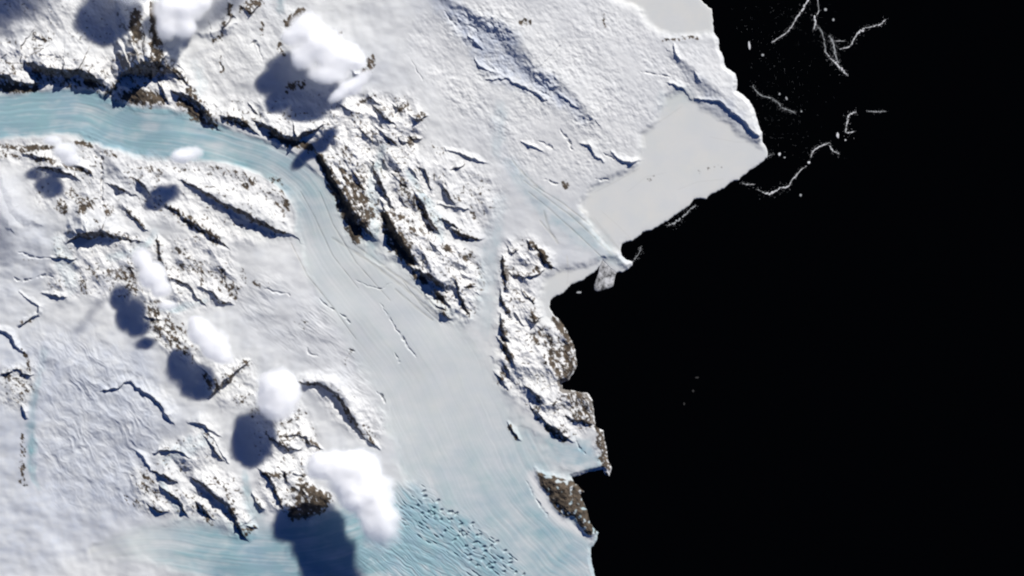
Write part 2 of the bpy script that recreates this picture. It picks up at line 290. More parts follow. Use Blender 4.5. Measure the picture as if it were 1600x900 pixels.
# rock: (u, v, radius) strokes with a density
ROCK = [
 (0.74,[(868,500,8),(880,516,11),(890,536,12),(884,556,17),(892,574,12)]), (0.68,[(858,536,12),(864,558,12),(872,582,11)]), (0.68,[(900,622,14),(916,636,13),(904,650,12)]), (0.72,[(936,676,7),(942,700,7),(948,728,7)]), (0.6,[(846,516,8),(836,536,6)]),
 (1.1,[(499,246,5),(508,262,6),(518,284,8),(532,308,9),(544,334,11),(554,358,12),(557,374,7)]), (1.1,[(601,338,7),(608,356,11),(620,374,14),(632,394,12),(644,410,6)]), (1.0,[(196,152,7),(215,150,12),(246,156,8)]),
 (1.0,[(6,136,9),(30,138,7),(52,140,4)]), (0.9,[(134,126,7),(150,134,8)]), (0.9,[(282,160,6),(300,172,9),(316,188,8)]), (0.9,[(425,210,7),(452,222,7),(486,232,6)]), (0.8,[(648,430,6),(664,438,7)]),
 (0.75,[(-10,136,9),(20,134,10),(55,139,7)]), (0.55,[(50,118,10),(90,126,10),(140,130,12),(158,137,8)]), (0.9,[(213,22,8),(213,40,13),(215,56,12)]),
 (0.95,[(240,6,5),(241,40,7),(244,70,8),(247,98,9)]), (0.8,[(190,152,8),(215,150,16),(248,156,12)]), (0.6,[(186,124,6),(170,146,7)]), (0.7,[(264,104,5),(286,122,6),(300,146,7),(328,186,9)]),
 (0.5,[(205,118,18),(240,112,22)]), (0.75,[(352,186,7),(385,195,7)]), (0.6,[(304,182,8),(330,192,10)]), (0.5,[(2,118,10),(12,132,12)]),
 (0.6,[(55,58,6),(82,62,5)]), (0.45,[(8,96,8),(24,110,8)]),
 (0.85,[(40,231,4),(62,232,5),(85,229,3)]), (0.7,[(-8,228,4),(20,230,5),(38,235,6)]), (0.85,[(120,222,4),(142,227,5)]), (0.7,[(48,246,6),(78,252,7)]), (0.75,[(102,258,5),(128,264,5),(140,270,4)]),
 (0.45,[(-6,240,9),(26,240,10)]), (0.6,[(112,302,8),(120,312,6)]), (0.75,[(95,322,9),(102,330,6)]), (0.65,[(122,312,8),(140,318,10),(128,330,8)]), (0.5,[(166,320,5),(172,336,6)]),
 (0.6,[(168,238,6),(180,243,5)]), (0.5,[(215,263,5),(235,262,5),(248,270,6),(246,282,4)]), (0.7,[(198,328,4),(226,356,4)]), (0.7,[(266,325,5),(296,346,8),(340,376,8)]),
 (0.35,[(275,262,10),(310,262,10)]), (0.45,[(325,265,8),(360,268,8),(390,280,8)]), (0.6,[(384,290,8),(398,284,6)]), (0.75,[(440,300,4),(448,318,5),(452,330,3)]), (0.65,[(432,318,4),(444,330,4)]),
 (0.55,[(425,280,5),(440,286,5)]), (0.35,[(150,348,10),(160,356,6)]),
 (0.6,[(162,366,4),(196,370,6),(214,376,5)]), (0.7,[(246,380,5),(250,405,5)]), (0.55,[(280,390,8),(292,398,8)]), (0.5,[(286,420,10),(312,412,8),(316,440,8)]), (0.55,[(148,428,6),(152,438,4)]),
 (0.6,[(176,430,14),(200,425,12),(206,448,14)]), (0.5,[(130,440,6),(132,456,6)]), (0.5,[(96,456,6)]), (0.75,[(236,480,8),(242,498,6),(248,472,5)]), (0.55,[(262,508,16),(280,520,14),(252,526,10)]),
 (0.6,[(240,504,10),(270,530,14),(288,548,8)]), (0.35,[(40,402,5),(60,410,4)]), (0.5,[(34,504,5),(52,500,4)]),
 (0.55,[(330,430,8),(345,424,6),(352,446,10),(370,452,8),(362,464,8)]), (0.5,[(398,440,6),(408,446,4)]), (0.45,[(378,424,6),(384,444,5)]), (0.35,[(338,408,8)]),
 (0.45,[(14,590,10),(28,600,18),(44,606,10),(26,622,12)]), (0.5,[(36,548,4),(44,560,5),(50,575,5)]), (0.55,[(36,680,4),(36,720,5),(34,750,5),(43,756,4)]),
 (0.5,[(224,736,7),(236,752,9),(222,762,8),(240,772,10),(246,792,6)]), (0.4,[(196,778,6),(216,788,8)]), (0.6,[(302,790,5),(318,796,8),(330,814,7)]), (0.35,[(288,772,6),(304,776,6)]),
 (0.5,[(352,762,6),(362,785,7),(370,805,6)]), (0.7,[(372,822,6),(382,832,6),(396,824,5)]), (0.45,[(328,746,5),(344,752,5)]),
 (1.0,[(486,768,10),(508,780,10)]), (1.0,[(460,800,12),(480,792,16),(500,788,12)]), (0.8,[(480,756,6),(468,778,8)]), (0.6,[(448,770,6),(462,764,8),(476,745,6)]), (0.65,[(436,786,5)]), (0.7,[(414,740,4),(446,744,6)]),
 (0.6,[(400,778,3),(408,794,4)]),
 (0.7,[(378,14,7),(394,8,9),(408,4,6)]), (0.7,[(358,10,5),(360,24,4)]), (0.85,[(430,38,6)]), (0.85,[(450,36,7),(462,24,8),(470,18,6)]), (0.6,[(520,50,6),(530,54,5)]),
 (0.85,[(560,74,8)]), (0.75,[(580,90,6),(578,106,8),(566,116,5)]), (0.7,[(552,114,7)]), (0.6,[(408,38,4),(410,52,4)]), (0.7,[(398,68,5)]), (0.5,[(438,70,5),(440,84,6)]), (0.6,[(455,136,9),(470,132,9),(452,144,6)]),
 (0.5,[(350,30,4),(348,56,4)]), (0.55,[(345,58,5),(336,64,5)]), (0.4,[(346,90,4),(348,112,4)]),
 (0.8,[(500,244,5),(524,284,6),(548,322,8),(566,350,14),(556,372,9)]), (0.75,[(534,264,6),(546,282,8),(560,300,12),(572,322,12),(578,340,8)]), (0.7,[(540,296,8),(556,316,8)]), (0.5,[(558,262,6),(564,280,8)]), (0.45,[(540,232,10),(545,250,8)]),
 (0.85,[(602,338,6),(616,362,12),(634,390,12),(644,404,6)]), (0.6,[(614,330,7),(628,340,8)]), (0.6,[(620,268,6),(632,290,7),(642,308,8)]), (0.7,[(646,312,8),(656,326,9),(666,338,8)]), (0.65,[(640,350,8),(652,362,7)]), (0.6,[(668,352,6),(676,360,5)]),
 (0.75,[(632,166,6),(626,172,5)]), (0.8,[(658,180,6),(660,186,5)]), (0.55,[(648,216,6),(630,222,6)]), (0.5,[(608,220,6),(600,212,4)]), (0.5,[(560,162,5),(586,150,4),(600,150,4)]),
 (0.8,[(692,384,5),(704,392,6)]), (0.75,[(720,400,5),(732,404,7)]), (0.45,[(744,414,6),(748,424,5)]), (0.75,[(712,364,5),(730,371,6),(744,374,4)]), (0.55,[(700,352,5)]), (0.7,[(650,424,4),(684,444,5)]), (0.8,[(686,462,6),(696,472,5)]),
 (0.7,[(692,482,4),(696,492,4)]), (0.6,[(724,478,5),(730,488,4)]), (0.7,[(730,450,4),(738,446,4)]), (0.35,[(672,366,6),(668,388,5)]), (0.35,[(720,310,10),(750,300,10),(740,340,10)]), (0.3,[(690,240,8),(670,225,8)]),
 (0.7,[(786,408,4),(790,448,5)]), (0.7,[(783,468,4),(792,486,5)]), (0.75,[(784,500,4),(788,528,6)]), (0.75,[(786,538,6),(798,562,6)]), (0.6,[(790,574,5),(780,596,6),(788,588,5)]),
 (0.7,[(800,392,5)]), (0.8,[(826,380,5),(842,392,7),(852,406,8),(860,416,4)]), (0.6,[(834,424,8),(842,420,5)]), (0.5,[(800,428,5),(820,434,5)]), (0.5,[(818,458,4),(832,470,5)]), (0.75,[(832,486,7),(836,498,8)]), (0.5,[(810,500,5)]),
 (0.7,[(866,500,6),(874,510,8),(884,526,10),(890,540,8)]), (0.5,[(850,524,8),(864,534,8),(850,548,8)]), (0.65,[(872,552,12),(888,560,12),(890,578,10),(878,590,6)]), (0.5,[(854,560,8),(858,574,7)]), (0.5,[(838,548,5)]), (0.6,[(842,620,5),(838,652,6)]),
 (0.65,[(890,620,8),(908,620,10),(918,632,10),(920,650,8)]), (0.6,[(900,640,12),(894,652,8)]), (0.7,[(896,656,5),(920,660,6),(930,668,5)]), (0.85,[(856,668,6),(868,678,6),(882,686,5)]), (0.55,[(872,662,6),(882,672,6)]), (0.5,[(868,630,5),(866,640,4)]),
 (0.75,[(934,672,5),(938,690,6),(942,708,6)]), (0.8,[(942,716,7),(950,730,6),(950,742,4)]), (0.7,[(797,666,3),(806,684,4)]),
 (0.85,[(882,286,5),(884,291,5)]), (0.7,[(803,15,5)]), (0.8,[(797,35,6)]), (0.75,[(815,36,4),(826,34,5)]), (0.7,[(766,25,4)]), (0.75,[(993,72,4)]), (0.9,[(1054,79,4)]), (0.6,[(1036,62,3),(1050,62,3),(1076,59,3),(1092,61,3)]),
 (0.6,[(728,199,4)]), (0.6,[(928,198,4)]), (0.6,[(978,228,5)]), (0.5,[(940,22,3),(946,40,3)]), (0.65,[(1020,256,4)]), (0.45,[(1014,280,3),(1022,277,3)]), (0.45,[(1076,194,4)]), (0.3,[(1136,258,4),(1084,272,4)]),
 (0.65,[(450,415,4)]), (0.55,[(448,422,3)]), (0.4,[(416,438,4),(418,448,3)]), (0.5,[(486,548,5)]), (0.4,[(550,546,4),(540,566,4)]), (0.55,[(538,497,4)]), (0.3,[(475,512,4),(462,500,4),(480,505,4)]),
 (0.65,[(322,586,6),(330,600,9),(344,604,6)]), (0.6,[(356,590,8),(372,576,8),(384,568,6)]), (0.45,[(376,624,10),(392,616,6)]), (0.35,[(336,574,8)]), (0.65,[(440,682,4),(468,679,5),(484,690,5),(498,700,4)]), (0.6,[(424,684,4),(450,700,6)]),
 (0.5,[(440,660,5),(474,648,5)]), (0.6,[(404,640,6),(394,646,5)]), (0.35,[(490,672,5),(494,684,4)]), (0.6,[(572,664,4),(582,692,4)]), (0.6,[(538,634,4),(548,656,5)]), (0.5,[(596,618,4)]), (0.45,[(540,612,4)]), (0.6,[(560,688,6)]),
]
HEADLAND = [(835,731),(852,742),(875,747),(896,751),(908,760),(916,768),(909,774),(914,788),(921,802),(924,818),(936,832),(924,838),(914,828),(905,822),(901,808),(893,806),(885,809),(870,796),(856,776),(845,756)]
# glaciers and ice streams: (u, v, half width, blueness)
GLACIERS = {
 'main': [(-540,160,60,1),(-60,180,40,1),(0,182,38,1),(60,178,36,1),(120,175,38,1),(180,196,38,0.98),(240,208,42,0.9),(300,215,36,0.82),(360,230,28,0.75),(420,250,28,0.66),(460,275,30,0.6),(488,310,34,0.48),(506,350,46,0.30),(530,400,60,0.2),(570,450,75,0.16),(620,510,85,0.16),(670,580,95,0.16),(700,650,105,0.18),(735,725,112,0.32),(780,800,120,0.52),(850,880,130,0.66),(900,960,140,0.62),(920,1340,160,0.6)],
 'low': [(150,862,16,0.0),(230,850,36,0.28),(310,858,52,0.72),(400,870,62,0.88),(500,866,72,0.95),(600,835,80,1.0),(680,850,80,0.95),(770,910,80,0.7),(860,1010,90,0.6)],
 'strip': [(68,560,4,0.3),(60,590,6,0.4),(52,640,7,0.7),(50,700,8,0.85),(50,738,6,0.9),(62,764,3,0.6)],
 'tongue': [(600,232,7,0.35),(583,285,10,0.5),(585,335,9,0.55),(580,392,14,0.5),(600,410,10,0.3)],
 'channel': [(636,268,5,0.45),(664,312,7,0.55),(684,342,8,0.55),(690,372,8,0.4)],
 'streak': [(795,255,10,0.35),(826,298,14,0.4),(876,340,22,0.45),(928,380,20,0.42),(966,408,12,0.3)],
 'gap': [(784,310,10,0.2),(770,370,14,0.35),(760,440,18,0.3),(756,500,26,0.22)],
 'cove': [(806,670,10,0.4),(835,690,18,0.6),(870,706,24,0.7),(908,712,26,0.8),(926,726,18,0.7)],
 'inlet': [(383,738,5,0.6),(386,772,8,0.7),(402,806,12,0.7),(412,835,14,0.6)],
 'saddle': [(440,-12,10,0.6),(438,14,7,0.5)],
 'notch': [(252,482,4,0.45),(285,481,7,0.55),(320,470,5,0.4)],
 'bowl': [(172,402,7,0.4),(200,396,8,0.45),(226,386,8,0.45),(244,362,6,0.35)],
 'shelf': [(92,376,12,0.25),(104,412,14,0.35),(112,446,12,0.3)],
 'neve': [(782,166,10,0.35),(780,200,12,0.3),(776,240,8,0.25)],
 'corner': [(1038,160,16,0.2),(1066,152,18,0.25)],
 'left': [(70,548,8,0.3),(66,576,6,0.35)],
 'west': [(300,168,8,0.4),(316,130,8,0.3),(306,100,8,0.2)],
 'basin': [(318,688,14,0.35),(290,700,14,0.4),(262,716,12,0.35)],
 'valley': [(250,748,5,0.4),(262,770,5,0.4),(282,802,5,0.45)],
}
# rugged country (amplitude, feather, outline)
RUGGED = [
 (0.8,16,[(-540,60),(-20,70),(60,60),(110,84),(200,88),(235,60),(262,92),(300,120),(345,180),(330,196),(260,165),(190,163),(130,133),(60,132),(-20,142),(-540,160)]),
 (0.45,24,[(-20,-40),(120,-20),(235,-20),(235,70),(120,84),(50,60),(-20,40)]),
 (0.55,16,[(340,150),(400,150),(520,135),(560,150),(520,190),(490,235),(440,228),(400,205),(350,198)]),
 (0.3,24,[(330,-10),(480,0),(470,60),(440,90),(380,130),(330,170),(290,110),(330,70)]),
 (0.55,16,[(-30,228),(60,218),(140,216),(160,235),(300,252),(380,262),(440,292),(460,330),(448,372),(380,384),(310,372),(240,336),(200,344),(150,330),(100,335),(60,320),(40,262),(-30,250)]),
 (0.6,14,[(90,360),(200,358),(260,372),(320,360),(360,390),(385,440),(375,472),(300,486),(250,500),(330,560),(300,580),(230,520),(210,470),(150,466),(70,466),(80,410)]),
 (1.0,20,[(500,160),(560,150),(640,150),(662,190),(650,240),(655,270),(690,330),(700,370),(735,390),(760,420),(740,500),(690,500),(650,430),(605,400),(596,330),(580,370),(556,380),(500,245)]),
 (0.55,30,[(640,240),(700,230),(770,260),(785,320),(760,370),(720,380),(690,340),(650,270)]),
 (0.8,12,[(785,376),(830,366),(866,415),(840,440),(838,470),(846,506),(900,520),(904,590),(880,604),(930,612),(934,662),(890,692),(850,660),(815,632),(776,606),(778,500),(780,430)]),
 (0.6,12,[(928,664),(950,670),(958,744),(936,736)]),
 (0.6,12,[(205,728),(240,740),(250,700),(330,660),(345,720),(380,760),(400,830),(372,840),(330,815),(290,806),(250,802),(215,795)]),
 (0.7,12,[(390,640),(470,630),(505,700),(480,740),(525,785),(480,815),(440,800),(405,800),(405,740)]),
 (0.45,14,[(318,560),(400,560),(400,640),(340,640)]),
 (0.5,12,[(465,590),(520,590),(600,640),(596,704),(560,690)]),
 (0.6,10,[(2,572),(56,566),(58,612),(40,642),(2,640)]),
]
DIMPLE = [(660,20),(760,-20),(940,-10),(1000,30),(1050,66),(1110,60),(1130,110),(1180,180),(1190,220),(1080,160),(1000,215),(990,250),(880,290),(800,260),(700,190),(640,90)]
WRINKLE = [(30,520),(110,520),(220,560),(270,650),(250,720),(300,800),(200,790),(110,790),(62,760),(60,600)]
ROLL = [(-40,340),(80,330),(120,400),(80,470),(40,500),(-40,470)]
SOUTH = [(-40,760),(100,760),(260,800),(230,860),(300,920),(-40,920)]
FLOWTEX = [(320,400),(430,430),(500,470),(560,560),(590,640),(540,620),(470,560),(400,520)]
EAST_SNOW = [(640,40),(700,60),(740,140),(800,200),(780,260),(700,230),(650,160)]

FIRN_SHADE = [(1.0,18,[(676,-20),(712,4),(752,24),(800,44),(818,70),(832,104),(874,126),(906,164),(930,196),(900,186),(846,156),(790,132),(744,112),(734,74),(704,40),(672,6)]),  # bluish old snow, plus half-shade painted on flanks away from the sun
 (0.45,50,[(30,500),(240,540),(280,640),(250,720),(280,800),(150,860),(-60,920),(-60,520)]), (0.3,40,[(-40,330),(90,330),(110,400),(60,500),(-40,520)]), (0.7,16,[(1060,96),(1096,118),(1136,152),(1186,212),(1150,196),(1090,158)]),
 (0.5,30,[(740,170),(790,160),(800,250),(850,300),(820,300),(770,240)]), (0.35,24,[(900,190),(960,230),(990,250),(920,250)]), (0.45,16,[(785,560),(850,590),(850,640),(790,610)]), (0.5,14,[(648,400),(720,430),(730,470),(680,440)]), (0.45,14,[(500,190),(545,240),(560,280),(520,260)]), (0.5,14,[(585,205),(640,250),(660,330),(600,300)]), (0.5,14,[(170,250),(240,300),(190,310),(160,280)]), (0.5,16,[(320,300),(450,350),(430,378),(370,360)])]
FAST_ICE_A = [(948,-30),(958,0),(990,12),(1004,22),(1012,38),(1030,54),(1070,57),(1115,54),(1130,-30)]
FAST_ICE_B = [(1040,150),(1066,140),(1080,152),(1098,166),(1128,182),(1156,206),(1184,226),(1215,238),(1150,320),(1040,370),(1000,420),(975,380),(968,398),(944,384),(926,358),(904,322),(925,292),(962,274),(998,258),(1000,212),(1024,190)]
FAST_ICE_C = [(848,438),(872,420),(886,420),(930,410),(960,400),(1000,440),(900,520),(850,500),(842,470)]

# ------------------------------------------------------------------ heights and ground cover
UW = U + 2.2 * perlin(U / 13, V / 13, 3) + 1.3 * perlin(U / 6, V / 6, 4)
VW = V + 2.2 * perlin(U / 13, V / 13, 5) + 1.3 * perlin(U / 6, V / 6, 6)
_U, _V = U, V

rug = np.zeros(U.shape)
for amp, fe, poly in RUGGED:
    rug = np.maximum(rug, amp * soft(poly, fe, 6))
glac = np.zeros(U.shape); blue = np.zeros(U.shape); streak = np.zeros(U.shape); flow = np.zeros(U.shape)
for gi, (name, pts) in enumerate(GLACIERS.items()):
    big = name in ('main', 'low')
    reach = max(p[2] for p in pts) * 1.8 + 14
    (js, is_), d, arc, side, (hw, bl), tu, tv = path_field(smooth(pts, 5 if big else 3), reach)
    u, v = U[js, is_], V[js, is_]
    if big:
        m = 1 - sstep(0.80 if name == 'main' else 0.45, 1.10, d / hw + 0.10 * perlin(u / 34, v / 34, 40 + gi) + 0.06 * perlin(u / 12, v / 12, 41))
    else:
        m = 1 - sstep(0.15, 1.45, d / hw + 0.45 * perlin(u / 16, v / 16, 40 + gi) + 0.25 * perlin(u / 7, v / 7, 41))
        bl = bl * (0.75 + 0.3 * perlin(u / 12, v / 12, 43))
    side = side + 3 * perlin(u / 60, v / 45, 24) + 0.8 * perlin(u / 18, v / 14, 25)
    st = 0.55 * perlin(side / 7.0, arc / 150.0 + gi * 9, 20) + 0.5 * perlin(side / 3.4, arc / 90.0, 21) + 0.55 * perlin(side / 15.0, arc / 200.0, 22) + 0.35 * perlin(u / 22, v / 22, 23)
    b = bl * m
    upd = b > blue[js, is_]
    if big:
        streak[js, is_] = np.where(m > glac[js, is_], st, streak[js, is_])
        glac[js, is_] = np.maximum(glac[js, is_], m)
    else:
        streak[js, is_] = np.where((m > 0.4) & (glac[js, is_] < 0.2), st, streak[js, is_])
    blue[js, is_] = np.where(upd, b, blue[js, is_])
U, V = UW, VW
fast = np.maximum(np.maximum(soft(FAST_ICE_A, 8, 3), soft(FAST_ICE_B, 6, 2)), soft(FAST_ICE_C, 6))
dimple = soft(DIMPLE, 40, 10); wrinkle = soft(WRINKLE, 40, 10); roll = soft(ROLL, 40); south = soft(SOUTH, 50); ftex = soft(FLOWTEX, 20); esnow = soft(EAST_SNOW, 30)
headland = soft(HEADLAND, 3)

crest_h = np.zeros(U.shape); cracks = np.zeros(U.shape)
sunu, sunv = SUN_DIR.x, -SUN_DIR.y
L0 = [0]; cliff = np.zeros(U.shape)
def add_crest(pts, semi):
    wmax = max(p[2] for p in pts)
    (js, is_), d, arc, side, (w,), tu, tv = path_field(pts, wmax * 3.2 + 6)
    if wmax <= 4.5:                      # an open crack in the ice
        cracks[js, is_] = np.maximum(cracks[js, is_], 0.8 * np.clip(0.65 + 1.3 * perlin(arc / 7.0, d * 0 + wmax * 9 + pts[0][0], 79), 0.1, 1.3) * w * np.clip(1.25 - d / np.maximum(0.5 * w + 0.3, .5), 0, 1))
        return
    nx, ny = -tv, tu
    away = -(nx * sunu + ny * sunv)
    front = side * np.sign(away)
    c = np.maximum(np.abs(away), 0.6)
    w0 = w
    if not semi and wmax > 7: w = w * np.clip(0.97 + 0.26 * perlin(arc / 11.0, d * 0 + L0[0] * 3.7, 77) + 0.14 * perlin(arc / 5.0, d * 0 + L0[0] * 1.3, 78), 0.4, 1.5)
    L0[0] += 1
    if semi:
        h = 0.26 * w / c; fw = w; bw = 2.2 * w
    else:
        h = TAN_EL * w / c * 1.0; fw = 0.45 * w; bw = (2.6 if wmax > 7 else 1.5) * w0
    f_front = np.clip(1 - d / np.maximum(fw, .6), 0, 1)
    if semi: f_front = f_front * f_front * (3 - 2 * f_front)
    else: cliff[js, is_] = np.maximum(cliff[js, is_], (front > -1) * np.clip(1.3 - d / np.maximum(fw, .6), 0, 1) * sstep(6, 11, wmax))
    f_back = np.clip(1 - d / np.maximum(bw, 1.0), 0, 1) ** 1.5
    h0 = h * w0 / np.maximum(w, 0.1)
    f = np.where(front > 0, h * f_front, (h0 + (h - h0) * np.exp(-d / 4.0)) * f_back)
    crest_h[js, is_] = np.maximum(crest_h[js, is_], f)
for c in SEMI: add_crest(c, True)
semi_h = crest_h.copy(); crest_h[:] = 0
for c in CRESTS: add_crest(c, False)
U, V = _U, _V

def rot(u, v, deg):
    a = math.radians(deg); return u * math.cos(a) + v * math.sin(a), -u * math.sin(a) + v * math.cos(a)
ga, gc = rot(U, V, 55)                    # along / across the grain of the ranges
patchy = np.clip(0.62 + 0.75 * fbm(U / 60, V / 60, 2, 55), 0.12, 1.5)
mtn = ridged(ga / 62, gc / 30, 4, 50, 0.5)
speck = fbm(U / 5.0, V / 5.0, 3, 60, 0.7)
inl = soft([(-560,-460),(880,-460),(890,-40),(900,60),(950,140),(850,240),(760,300),(690,480),(620,700),(540,800),(300,1000),(-560,1360)], 150)
H = 4.0 + inl * (14 + 9 * fbm(U / 260, V / 260, 3, 70)) - 1.5 * glac * sstep(0.05, 0.3, blue)
H += (1 - fast) * (1 - glac) * (0.5 + inl) * (1.5 * fbm(U / 70, V / 70, 2, 71) + 0.7 * fbm(U / 26, V / 24, 2, 73) * (1 - dimple))
H += semi_h + crest_h
mt2 = fbm(U / 40, V / 34, 4, 57, 0.48)
H += rug * (2.8 * mtn + 6.0 * mt2 + 0.6 * speck * patchy)
da, dc = rot(U, V, 50)
bandr = soft(FIRN_SHADE[0][2], 18, 10)
dn = fbm(da / 20, dc / 11, 3, 80, 0.55)
H += dimple * (1 - fast) * (0.2 + 0.85 * patchy) * (1 + 1.6 * bandr) * (0.75 * dn + 0.75 * fbm(U / 13, V / 11, 3, 83, 0.6) + 0.3 * perlin(da / 7, dc / 4.5, 84))
wa, wc = rot(U, V, 52)
H += wrinkle * (0.5 + 0.6 * patchy) * (1.5 * ridged((wa + 8 * _warp[0]) / 44, (wc + 8 * _warp[1]) / 19, 3, 86, 0.5) * 0.7 + 0.5 * fbm(U / 16, V / 16, 2, 88) + 0.25 * perlin(U / 5, V / 5, 89))
ra, rc = rot(U, V, 20)
H += (0.4 + 0.9 * roll) * (0.5 * fbm(ra / 60, rc / 22, 3, 100) + 0.6 * fbm(U / 26, V / 22, 3, 101)) * (1 - glac) * (1 - fast) * (1 - dimple) * 0.9
sa, sc_ = rot(U, V, 48)
H += south * (0.7 * fbm(sa / 110, sc_ / 45, 3, 103) + 0.5 * fbm(U / 34, V / 34, 2, 104))
H += ftex * patchy * 0.55 * ridged(*[q / s for q, s in zip(rot(U, V, 38), (30, 9))], 2, 106)
H += esnow * 0.9 * fbm(da / 50, dc / 22, 3, 108)
H += glac * (0.10 + 0.32 * blue) * streak * 0.9
# crevasses and melt hollows in the blue ice near the lower edge
cre = [(662,768),(664,776),(684,783),(678,794),(702,800),(713,803),(720,820),(738,818),(728,836),(745,837),(750,836),(742,848),(756,855),(767,854),(776,847),(789,861),(784,873),(798,874),(797,880),(763,883),(768,888),(788,893),(806,894),(740,858),(728,854),(733,868),(754,874),(772,880),(710,844),(695,830),(678,804),(689,812),(670,800),(660,802),(653,790),(704,812),(720,832),(758,862),(716,838),(818,898),(706,800),(690,797),(745,884),(735,876)]
R2 = np.random.RandomState(5)
big_n = len(cre)
for _ in range(110):
    t = R2.rand(); k = (R2.randint(0, 10) - 6) * 7.0 + R2.randn() * 1.5
    cre.append((640 + 165 * t + k * 0.62, 772 + 128 * t - k * 0.78))
ci = 0
for (cu, cv) in cre:
    js, is_ = window(cu - 14, cv - 14, cu + 14, cv + 14)
    ci += 1; big = ci <= big_n; q = 1.0 if big else R2.uniform(0.35, 0.6)
    a, c = rot(U[js, is_] - cu, V[js, is_] - cv, R2.uniform(-55, -20) if big else R2.uniform(32, 44))
    if not big: a = a / 2.2
    r = np.hypot(a / (q * R2.uniform(2.6, 4.8)), c / (q * R2.uniform(1.5, 2.4)))
    H[js, is_] -= 3.6 * q * np.clip(1.15 - r, 0, 1) ** 0.7
lowtex = soft([(612,770),(650,752),(700,800),(760,830),(820,910),(640,920),(560,880)], 24)
H += lowtex * 0.6 * ridged(*[q / s for q, s in zip(rot(U + 5 * _warp[0], V + 5 * _warp[1], 36), (60, 6))], 3, 112)
H += headland * (3.5 + 5 * (1 - sstep(0, 26, np.abs((U - 880) * 0.83 - (V - 775) * 0.55))) + 1.6 * fbm(U / 12, V / 12, 4, 115, 0.7))
H -= cracks
H = H * (1 - 0.93 * fast) + fast * 0.05 * fbm(U / 30, V / 14, 3, 120)

# signed distance to the coast
wnd, dist, *_r = path_field([(a, b) for a, b in COAST[:-2]], 60)
sd = np.full(U.shape, 60.0)
sd[wnd] = np.minimum(dist, 60)
land = inside(COAST, AU, AV)
sd = np.where(land, sd, -sd)
sd = sd + 0.9 * perlin(U / 5, V / 5, 130) + 1.2 * perlin(U / 12, V / 12, 131)
shore = np.clip(sd, -3, 1.2)
Z = np.where(sd > 0, shore * 0.8 + sstep(0, 7, sd) * np.maximum(H, 0.3), shore * 1.0)

# rock cover
rockf = 0.55 * np.clip(cliff * 2, 0, 1) * sstep(0.1, 0.5, rug + 0.3)
U, V = UW, VW
for dens, pts in ROCK:
    rmax = max(p[2] for p in pts)
    (js, is_), d, arc, side, (r,), tu, tv = path_field(pts, rmax * 1.6 + 3)
    f = dens * np.clip(1.35 - d / r, 0, 1) ** 0.6
    rockf[js, is_] = np.maximum(rockf[js, is_], f)
U, V = _U, _V
rn = 0.55 * fbm(U / 6.0, V / 6.0, 3, 140, 0.7) + 0.6 * fbm(ga / 15, gc / 6, 3, 144, 0.7)
rock = sstep(-0.10, 0.22, rockf - 0.5 + 0.62 * rn) * sstep(0.05, 0.3, rockf)
gu = np.gradient(Z, axis=1) / np.maximum(np.gradient(U, axis=1), 1e-3); gv = np.gradient(Z, axis=0) / np.maximum(np.gradient(V, axis=0), 1e-3)
slope = np.hypot(gu, gv)
rock = np.maximum(rock, 0.8 * sstep(0.9, 1.5, slope + 0.5 * rn) * sstep(0.15, 0.5, rug + rockf))
dots = sstep(0.50, 0.72, perlin(U / 4.6, V / 4.6, 146) + 0.5 * perlin(U / 24, V / 24, 147) + 0.25 * (rug - 0.6))
rock = np.maximum(rock, 0.85 * dots * sstep(0.25, 0.5, rug))
rock = np.maximum(rock, sstep(0.35, 0.6, headland + 0.12 * rn) * (1 - 0.9 * sstep(0.25, 0.5, perlin(U / 7 + 3, V / 7, 145))))
icy = np.clip(blue * (0.97 + 0.42 * streak + 0.42 * fbm(U / 36, V / 20, 3, 148)) + 0.05 * lowtex * 4 * perlin(U / 9, V / 9, 150), 0, 1)
icy = np.maximum(icy, 1.0 * lowtex * (0.85 + 0.5 * perlin(da / 60, dc / 6, 152)))
grey = np.clip((0.75 + 0.35 * fbm(U / 60, V / 40, 4, 149)) * fast + glac * (1 - blue) * (0.5 + 0.35 * streak) + 0.25 * np.clip(streak, 0, 1) * glac, 0, 1)
firn_shade = np.zeros(U.shape)
for k, fe, poly in FIRN_SHADE: firn_shade = np.maximum(firn_shade, k * soft(poly, fe, 10))
firn_shade = firn_shade * (0.9 + 0.35 * fbm(U / 14, V / 14, 3, 170, 0.6)) + 0.12 * fbm(U / 90, V / 90, 3, 172)
apron = soft([(822,738),(836,733),(848,758),(870,798),(905,822),(930,838),(930,850),(905,838),(868,818),(838,784)], 6)
icy = icy * (1 - 0.9 * apron); grey = grey * (1 - apron)
snow_tone = 0.5 + 0.35 * apron - 0.5 * firn_shade + 0.42 * np.clip(rug, 0, 0.9) + 0.15 * dimple * (1 - fast) + 0.06 * fbm(U / 30, V / 30, 3, 174)
